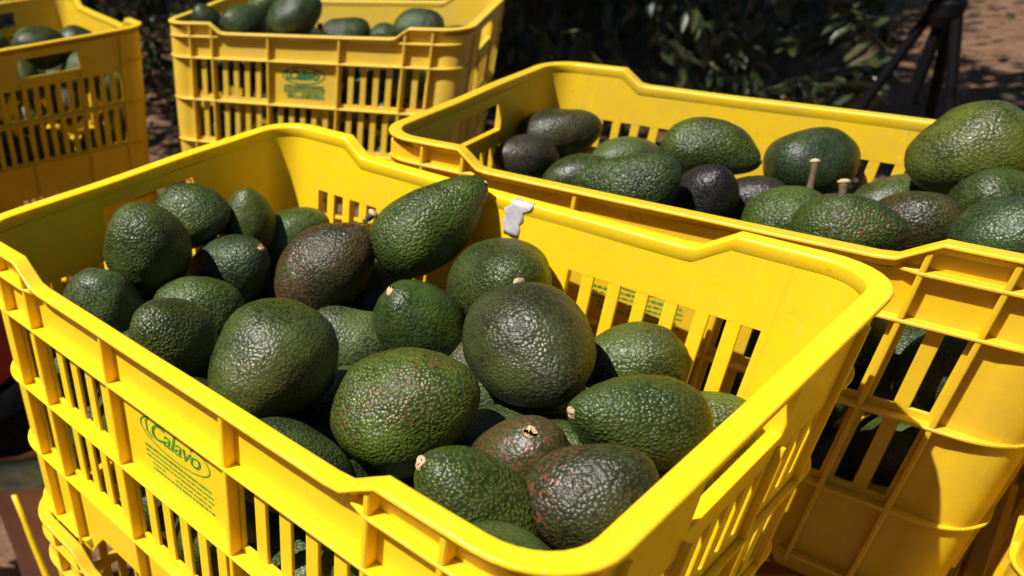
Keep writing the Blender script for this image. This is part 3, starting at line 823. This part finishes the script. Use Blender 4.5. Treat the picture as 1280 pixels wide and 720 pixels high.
def tree(loc, label, canopy_pts, skirt_pts, trunk_h, limbs, seed):
    root = empty('avocado_tree', loc); r = random.Random(seed)
    bm = bmesh.new(); tube(bm, [(0,0,-.1), (.03,.02,.5), (-.02,.05,1.1), (.04,0,trunk_h)], [.2, .15, .13, .11], 14); bm_obj('trunk', bm, M_bark, root, True)
    for (dx, dy, dz) in limbs:
        bm = bmesh.new(); p0 = Vector((0, .02, trunk_h*r.uniform(.45, .95))); p2 = Vector((dx, dy, dz)); pm = (p0+p2)/2 + Vector((r.uniform(-.2,.2), r.uniform(-.2,.2), r.uniform(.2,.5)))
        tube(bm, [p0, p0*.6+pm*.4, pm, (pm+p2)/2 + Vector((0,0,.06)), p2], [.075, .06, .045, .03, .014], 9); bm_obj('limb', bm, M_bark, root, True)
    L0 = np.array(loc)
    leaf_cloud('crown', canopy_pts - L0, .17, root, M_leaf, seed)
    if len(skirt_pts): leaf_cloud('low_foliage', skirt_pts - L0, .105, root, M_leaf, seed+1, .75)
    return root
rg = np.random.default_rng(11)
def clumps(n, boxf, nc, rad, accept):
    out = []; cs = []
    while len(cs) < nc:
        c = boxf()
        if accept(c): cs.append(c)
    cs = np.array(cs); idx = rg.integers(nc, size=n); return cs[idx] + rg.normal(0, 1, (n, 3))*np.array(rad)
# main tree right of centre: broad canopy overhead, branches down to the ground
def acc1(c):
    x, y, z = c; gx, gy = x + .28*(z+.9), y + .62*(z+.9)       # where its shadow falls
    if y < 2.0 + max(0, .9 - z)*1.3: return False
    if gy < 6.0 and gx > -.9 and gy > 4.7: return gx < .75 and rg.random() < .8
    if gy < 4.9:
        if gx > .45: return False
        return rg.random() < (.16 if gx > -1.4 else .66)
    return gx < -1.0 - .12*(gy-5)
can1 = clumps(36000, lambda: np.array([rg.uniform(-4.8, -.3), rg.uniform(1.9, 8.0), rg.uniform(.75, 4.6)]), 480, (.27, .27, .17), acc1)
sk1 = clumps(13000, lambda: np.array([rg.uniform(-4.4, -1.0), rg.uniform(4.3, 8.5), rg.uniform(-.75, 1.0)]), 210, (.20, .20, .16), lambda c: c[0] < -.85 - .22*(c[1]-4.2))
t1 = tree((-2.7, 5.3, GZ), 'x', can1, sk1, 1.5, [(1.6,-1.2,2.4), (-1.4,-1.0,2.6), (.4,1.8,2.6), (-1.2,1.6,2.3), (.3,-2.4,2.7), (1.2,.6,3.0)], 21)
tag(t1, 'leafy avocado tree with low hanging branches behind the right hand crate', 'tree', 'avocado trees of the orchard')
def acc2(c):
    if c[0] < -2.7 and 1.1 < c[2] < 3.4: return c[1] > .4
    return c[1] > 1.3 + max(0, .9 - c[2])*1.2 + max(0, c[0] + 4.2)*.5
can2 = clumps(30000, lambda: np.array([rg.uniform(-9.5, -2.6), rg.uniform(.4, 7.5), rg.uniform(.4, 4.2)]), 380, (.28, .28, .18), acc2)
sk2 = clumps(9000, lambda: np.array([rg.uniform(-9, -2.7), rg.uniform(2.3, 7.5), rg.uniform(-.8, .7)]), 240, (.22, .22, .16), lambda c: c[2] < -.5 + (c[1]-2.3)*.5 + max(0, -4.5-c[0])*.3)
t2 = tree((-6.6, 5.0, GZ), 'x', can2, sk2, 1.5, [(1.8,-1.2,2.4), (-1.4,-1.0,2.6), (.6,1.8,2.6), (-1.5,1.4,2.3), (-.2,-2.2,2.5)], 22)
tag(t2, 'dark avocado tree in the gap between the far left crate and the dusty back crate', 'tree', 'avocado trees of the orchard')

# unseen trees added round the clearing, out of view, to block sky light
for k, (tx, ty) in enumerate(((3.9, 2.6), (3.4, -3.3), (-4.2, -3.2), (-.1, -5.2))):
    cc = np.array([tx, ty, 1.3])
    pts = clumps(7000, lambda: cc + rg.normal(0, 1, 3)*np.array([1.0, 1.0, .85]), 110, (.28, .28, .2), lambda c: np.linalg.norm((c - cc)/np.array([1, 1, .95])) < 2.1)
    tk = tree((tx, ty, GZ), 'x', pts, np.zeros((0, 3)), 1.4, [(1.0, -.7, 2.2), (-1.1, -.5, 2.4), (.2, 1.2, 2.5)], 31+k)
    tag(tk, 'added sky-blocking avocado tree %s the clearing with the crates' % ('on the right of', 'behind right of', 'behind left of', 'closing the near side of')[k], 'tree', 'avocado trees of the orchard')

# leafy branches of the main tree that show singly in front of the dark
def leafy_branch(root, p0, p1, n, seed, size=.12, m=M_twig, sag=.05):
    r = random.Random(seed); L0 = Vector(root.location); p0 = Vector(p0) - L0; p1 = Vector(p1) - L0
    pts = [p0.lerp(p1, k/5) + Vector((0, 0, sag*math.sin(PI*k/5))) + Vector((r.gauss(0,1), r.gauss(0,1), r.gauss(0,1)))*.012 for k in range(6)]
    bm = bmesh.new(); tube(bm, pts, [.007, .0065, .0055, .0045, .0035, .0015], 7); b = bm_obj('branch', bm, m, root, True)
    d = (p1-p0).normalized()
    for k in range(n):
        t = .12 + .88*(k + r.random())/n; i = min(4, int(t*5)); q = pts[i].lerp(pts[i+1], t*5 - i)
        a = r.uniform(0, 2*PI); side = (d.cross(Vector((0,0,1))).normalized()*math.cos(a) + Vector((0,0,1))*math.sin(a)*.6)
        dv = side*.9 + d*.45 + Vector((0, 0, -.55)) + Vector((r.gauss(0,.2), r.gauss(0,.2), r.gauss(0,.2)))
        add_leaf(b, q + dv.normalized()*.012, dv, size*r.uniform(.7, 1.25), r)
    return b
rb = random.Random(4)
NB = 0
for (px, py, Y, dx, dz, n) in ((960,125,3.75,.45,.16,16), (1010,110,3.9,.40,.22,15), (1075,70,4.1,-.30,.18,16), (1040,40,4.2,.25,.12,14), (1080,115,3.8,-.20,-.02,12),
                              (930,60,4.2,.2,-.2,12), (880,20,4.1,.15,-.22,10), (905,100,4.0,.1,-.15,9), (830,15,4.3,.2,-.2,9), (770,20,4.4,.1,-.25,9), (700,10,4.4,.1,-.3,8), (655,20,4.5,.15,-.25,6),
                              (990,5,4.4,.2,-.2,12), (1110,20,4.6,-.15,.25,9), (740,60,3.9,.2,-.2,7), (690,55,4.0,.15,-.2,6), (850,70,3.7,.2,-.15,8), (1095,45,4.0,-.2,.15,9), (200,60,3.4,.2,-.2,9), (125,5,3.9,.3,-.15,9), (205,140,2.9,.1,-.2,7), (800,95,4.6,.2,-.1,4), (1060,5,4.7,.3,-.1,10)):
    d = Vector(((px - 207.1)/1018.947, -(py - 436.45)/1018.947, -1.0)); d = CR @ d; t = (Y - CAMP.y)/d.y; q = CAMP + d*t
    leafy_branch(t1, q - Vector((dx*.5, .1, dz*.5)), q + Vector((dx*.6, -.05, dz*.6)), int(n*2.3), NB + 50, .118); NB += 1

# fallen leaves under the trees
def litter():
    pts = []
    while len(pts) < 1500:
        x, y = rg.uniform(-9, 1.5), rg.uniform(1.4, 8.5)
        if x > -.6 and rg.random() < .8: continue
        pts.append((x, y, GZ + .02 + .045*mnoise.noise((x*.9, y*.9, 0)) + .028*mnoise.noise((x*3.1, y*3.1, 4)) + .014*mnoise.noise((x*8, y*8, 9))))
    return np.array(pts)
tag(leaf_cloud('leaf_litter', litter(), .11, None, M_leafdry, 77, 0, True), 'dry fallen leaves strewn on the soil under the trees', 'leaf litter', None, 'stuff')

# ------------------------------------------------------------------ tripod
def tripod(x, y):
    root = empty('tripod', (x, y, GZ)); hub = Vector((0, 0, .925))
    for fx, fy in ((-.27, -.10), (.10, .24), (.30, -.14)):
        bm = bmesh.new(); f = Vector((fx, fy, .015)); top = hub + Vector((fx, fy, 0))*.10
        tube(bm, [top, top.lerp(f, .5)], .0125, 16); tube(bm, [top.lerp(f, .47), top.lerp(f, .53)], .016, 16); tube(bm, [top.lerp(f, .53), f], .009, 12)
        lg = bm_obj('leg', bm, M_black, root, False)
        bm = bmesh.new(); tube(bm, [f + Vector((0,0,.03)), f + Vector((0,0,-.02))], [.016, .018], 12); bm_obj('rubber_foot', bm, M_black, lg)
    bm = bmesh.new(); tube(bm, [hub - Vector((0,0,.02)), hub + Vector((0,0,.005)), hub + Vector((0,0,.035)), hub + Vector((0,0,.05))], [.030, .037, .037, .026], 24); bm_obj('hub', bm, M_black, root)
    bm = bmesh.new(); tube(bm, [hub - Vector((0,0,.22)), hub + Vector((0,0,.26))], .014, 14); bm_obj('centre_column', bm, M_black, root)
    bm = bmesh.new(); tube(bm, [hub + Vector((-.03,-.03,.085)), hub + Vector((-.055,-.055,.085)), hub + Vector((-.062,-.062,.085))], [.010, .015, .010], 12); bm_obj('clamp_knob', bm, flat('grey_knob', (.42, .43, .45), .25), root)
    bm = bmesh.new(); tube(bm, [hub + Vector((0,0,.06)), hub + Vector((0,0,.13))], [.030, .026], 16); bm_obj('collar', bm, M_black, root)
    bm = bmesh.new(); tube(bm, [hub + Vector((0,0,.24)), hub + Vector((0,0,.34))], [.035, .04], 16)
    box_bm(bm, -.055, .055, -.04, .04, hub.z+.345, hub.z+.37); bmesh.ops.recalc_face_normals(bm, faces=bm.faces); bm_obj('head', bm, M_black, root)
    bm = bmesh.new(); tube(bm, [hub + Vector((.02,0,.30)), hub + Vector((.24,.08,.24))], [.009, .012], 10); bm_obj('pan_handle', bm, M_black, root)
    tag(root, 'black tripod standing on the soil by the leafy branches', 'tripod'); return root
tripod(.048, 2.62)

# ------------------------------------------------------------------ person beside the stack (only a leg and the edge of the shirt show)
M_skin = flat('skin', (.60, .34, .28), .55, var=.12, scale=25)
M_red = flat('red_cotton', (.22, .012, .010), .85, var=.2, scale=60, bmp=.002)
M_short = flat('black_cotton', (.004, .004, .006), .95, spec=.06, var=.3, scale=60, bmp=.002)
M_hem = flat('grey_teal_band', (.30, .42, .42), .8, var=.3, scale=60)
M_hair = flat('black_hair', (.012, .009, .008), .6)
M_shoe = flat('brown_shoe', (.09, .055, .03), .7)
def skin_mesh(name, nodes, edges, m, parent, sub=2, root=0):
    me = bpy.data.meshes.new(name); me.from_pydata([n[0] for n in nodes], edges, []); o = bpy.data.objects.new(name, me); COL.objects.link(o)
    mo = o.modifiers.new('s', 'SKIN'); mo.use_smooth_shade = True; sv = me.skin_vertices[0].data
    for i, nd in enumerate(nodes): sv[i].radius = nd[1] if hasattr(nd[1], '__len__') else (nd[1], nd[1])
    sv[root].use_root = True
    su = o.modifiers.new('u', 'SUBSURF'); su.levels = sub; su.render_levels = sub
    dg = bpy.context.evaluated_depsgraph_get(); dg.update()
    nm = bpy.data.meshes.new_from_object(o.evaluated_get(dg)); bpy.data.objects.remove(o)
    nm.name = name; nm.materials.clear(); nm.materials.append(m); nm.polygons.foreach_set('use_smooth', [True]*len(nm.polygons))
    return link(bpy.data.objects.new(name, nm), parent)
def person(x, y, yaw):
    """stands with the right leg at the origin; built 1.68 m tall, facing -y before the turn"""
    root = empty('person', (x, y, GZ)); root.rotation_euler = (0, 0, yaw)
    c = -.085*-1
    # bends forward from the hips, arms reaching down
    BA = math.radians(68)
    def bend(p):
        y, z = p[1], p[2] - .90
        return (p[0], y*math.cos(BA) - z*math.sin(BA), .90 + y*math.sin(BA) + z*math.cos(BA)) if p[2] > .90 else tuple(p)
    N_ = [((.10,0,.90), (.125,.095)), (bend((.10,.01,1.10)), (.115,.085)), (bend((.10,.0,1.30)), (.135,.095)), (bend((.10,.01,1.42)), (.09,.07)), (bend((.10,0,1.47)), .05), (bend((.10,-.01,1.52)), .052),
          (bend((.10,-.02,1.60)), (.074,.088)), (bend((.10,-.01,1.67)), (.06,.07))]
    E_ = [(0,1), (1,2), (2,3), (3,4), (4,5), (5,6), (6,7)]
    def limb(start, pts):
        p = start
        for q in pts: N_.append(q); E_.append((p, len(N_)-1)); p = len(N_)-1
        return p
    for s in (-1, 1):
        hx_ = .10 + s*.085
        a = limb(0, [((hx_,0,.86), .085), ((hx_ + s*.01,-.005,.66), .070), ((hx_ + s*.012,-.01,.48), .054), ((hx_ + s*.012,.012,.34), .056), ((hx_ + s*.012,.015,.18), .040), ((hx_ + s*.012,.015,.09), .034), ((hx_ + s*.012,-.03,.04), (.036,.03)), ((hx_ + s*.02,-.14,.025), (.036,.022))])
        S0 = Vector(bend((.10 + s*.19, 0, 1.385))); hx2 = S0.x + s*.03
        wr = limb(2, [(tuple(S0), .058), ((hx2, S0.y-.01, S0.z-.17), .045), ((hx2 + s*.01, S0.y-.02, S0.z-.30), .040), ((hx2 + s*.005, S0.y-.07, S0.z-.42), .034), ((hx2, S0.y-.11, S0.z-.53), .026), ((hx2 - s*.005, S0.y-.125, S0.z-.575), (.036,.018)), ((hx2 - s*.005, S0.y-.135, S0.z-.61), (.038,.015))])
        for k, (o1, ln) in enumerate(((-.027, .06), (-.009, .07), (.009, .066), (.026, .05))):
            b = Vector((hx2 - s*.005 + o1, S0.y-.138, S0.z-.62)); limb(wr, [(tuple(b), .0088), (tuple(b + Vector((0, -.012, -ln*.5))), .0082), (tuple(b + Vector((0, -.004, -ln))), .007)])
        tb = Vector((hx2 - s*.043, S0.y-.13, S0.z-.58)); limb(wr-1, [(tuple(tb), .011), (tuple(tb + Vector((-s*.016, -.015, -.03))), .0095), (tuple(tb + Vector((-s*.016, -.02, -.055))), .008)])
    body = skin_mesh('body', N_, E_, M_skin, root)
    # face
    for s in (-1, 1):
        bm = bmesh.new(); bmesh.ops.create_uvsphere(bm, u_segments=12, v_segments=8, radius=.011); 
        for v in bm.verts: v.co = bend(v.co + Vector((.10 + s*.030, -.098, 1.615)))
        bm_obj('eye', bm, flat('eye_white', (.6,.58,.55), .2), root, True)
        bm = bmesh.new(); bmesh.ops.create_uvsphere(bm, u_segments=10, v_segments=8, radius=.022)
        for v in bm.verts: v.co = bend(Vector((v.co.x*.4, v.co.y*.7, v.co.z*1.3)) + Vector((.10 + s*.078, 0, 1.60)))
        bm_obj('ear', bm, M_skin, root, True)
    bm = bmesh.new(); tube(bm, [bend(q) for q in ((.10,-.096,1.62), (.10,-.116,1.585), (.10,-.098,1.572))], [.008, .015, .008], 8); bm_obj('nose', bm, M_skin, root, True)
    bm = bmesh.new(); tube(bm, [bend(q) for q in ((.076,-.088,1.548), (.10,-.098,1.546), (.124,-.088,1.548))], [.004, .008, .004], 8); bm_obj('mouth', bm, flat('lips', (.35,.12,.10), .5), root, True)
    skin_mesh('hair', [(bend((.10,.0,1.70)), (.070,.075)), (bend((.10,.035,1.655)), (.082,.075)), (bend((.10,.05,1.60)), (.074,.055))], [(0,1), (1,2)], M_hair, root)
    # clothing
    sn = [((.10,.0,.80), (.140,.118)), ((.10,.0,.90), (.142,.118)), (bend((.10,.01,1.12)), (.135,.105)), (bend((.10,.0,1.30)), (.155,.115)), (bend((.10,.01,1.41)), (.10,.085))]
    se = [(0,1), (1,2), (2,3), (3,4)]
    for s in (-1, 1):
        S0 = Vector(bend((.10 + s*.17, 0, 1.385))); k = len(sn); sn += [(tuple(S0), .075), ((S0.x + s*.045, S0.y-.01, S0.z-.16), .066)]; se += [(3, k), (k, k+1)]
    skin_mesh('shirt', sn, se, M_red, root)
    nd = [((.10,0,.90), (.125,.105))]; ed = []
    for s in (-1, 1):
        hx_ = .10 + s*.085; i0 = len(nd); nd += [((hx_,0,.82), .10), ((hx_ + s*.01,0,.77), .092), ((hx_ + s*.012,0,.735), .088)]; ed += [(0, i0), (i0, i0+1), (i0+1, i0+2)]
    sh = skin_mesh('shorts', nd, ed, M_short, root)
    for s in (-1, 1):
        bm = bmesh.new(); n = 40; rings = []
        for z, r in ((.690,.086), (.696,.090), (.706,.0915), (.710,.0895), (.715,.092), (.726,.0925), (.736,.089), (.736,.074), (.690,.074)):
            rings.append([bm.verts.new((.10 + s*.097 + r*math.cos(2*PI*k/n)*(1+.02*math.sin(5*k)), -.003 + r*math.sin(2*PI*k/n), z + .002*math.sin(3*2*PI*k/n))) for k in range(n)])
        for a in range(len(rings)):
            A, B = rings[a], rings[(a+1) % len(rings)]
            for k in range(n): bm.faces.new((A[k], A[(k+1) % n], B[(k+1) % n], B[k]))
        bmesh.ops.recalc_face_normals(bm, faces=bm.faces); bm_obj('hem_band', bm, M_hem, sh, True)
        hx_ = .10 + s*.10
        skin_mesh('shoe', [((hx_,.03,.05), (.045,.045)), ((hx_,-.05,.045), (.046,.036)), ((hx_ + s*.01,-.15,.032), (.044,.026)), ((hx_ + s*.01,-.19,.028), (.03,.02))], [(0,1), (1,2), (2,3)], M_shoe, root)
    tag(root, 'person left of the foreground crate in red top and dark shorts, bare leg showing', 'person'); return root
person(-.330, .150, math.radians(-97))

# thin yellow strap hanging beside the leg
def strap(px0, px1, depth0, depth1):
    a, b = ray_at(*px0, depth0), ray_at(*px1, depth1); d = (b - a); r = random.Random(2)
    bm = bmesh.new(); n = 26; rows = []
    pts = [a + d*t for t in np.linspace(0, (a.z - GZ)/(a.z - b.z), n)]
    for k, q in enumerate(pts):
        q = q + Vector((r.gauss(0, .0008), r.gauss(0, .0008), 0)); tw = .9 + .5*math.sin(k*.55); wd = (.0035 + .0035*min(1, k/10)); h_ = Vector((math.cos(tw), math.sin(tw), .1))*wd; t_ = Vector((-math.sin(tw), math.cos(tw), 0))*.0012
        rows.append([bm.verts.new(q + s) for s in (-h_ - t_, h_ - t_, h_ + t_, -h_ + t_)])
    for k in range(n-1):
        for i in range(4): bm.faces.new((rows[k][i], rows[k][(i+1) % 4], rows[k+1][(i+1) % 4], rows[k+1][i]))
    bm.faces.new(rows[0][::-1]); bm.faces.new(rows[-1]); bmesh.ops.recalc_face_normals(bm, faces=bm.faces)
    o = bm_obj('strap', bm, Y1, None, True); tag(o, 'thin yellow strap hanging down beside the bare leg at the lower left', 'strap'); return o
strap((17, 618), (60, 722), 1.08, 1.10)
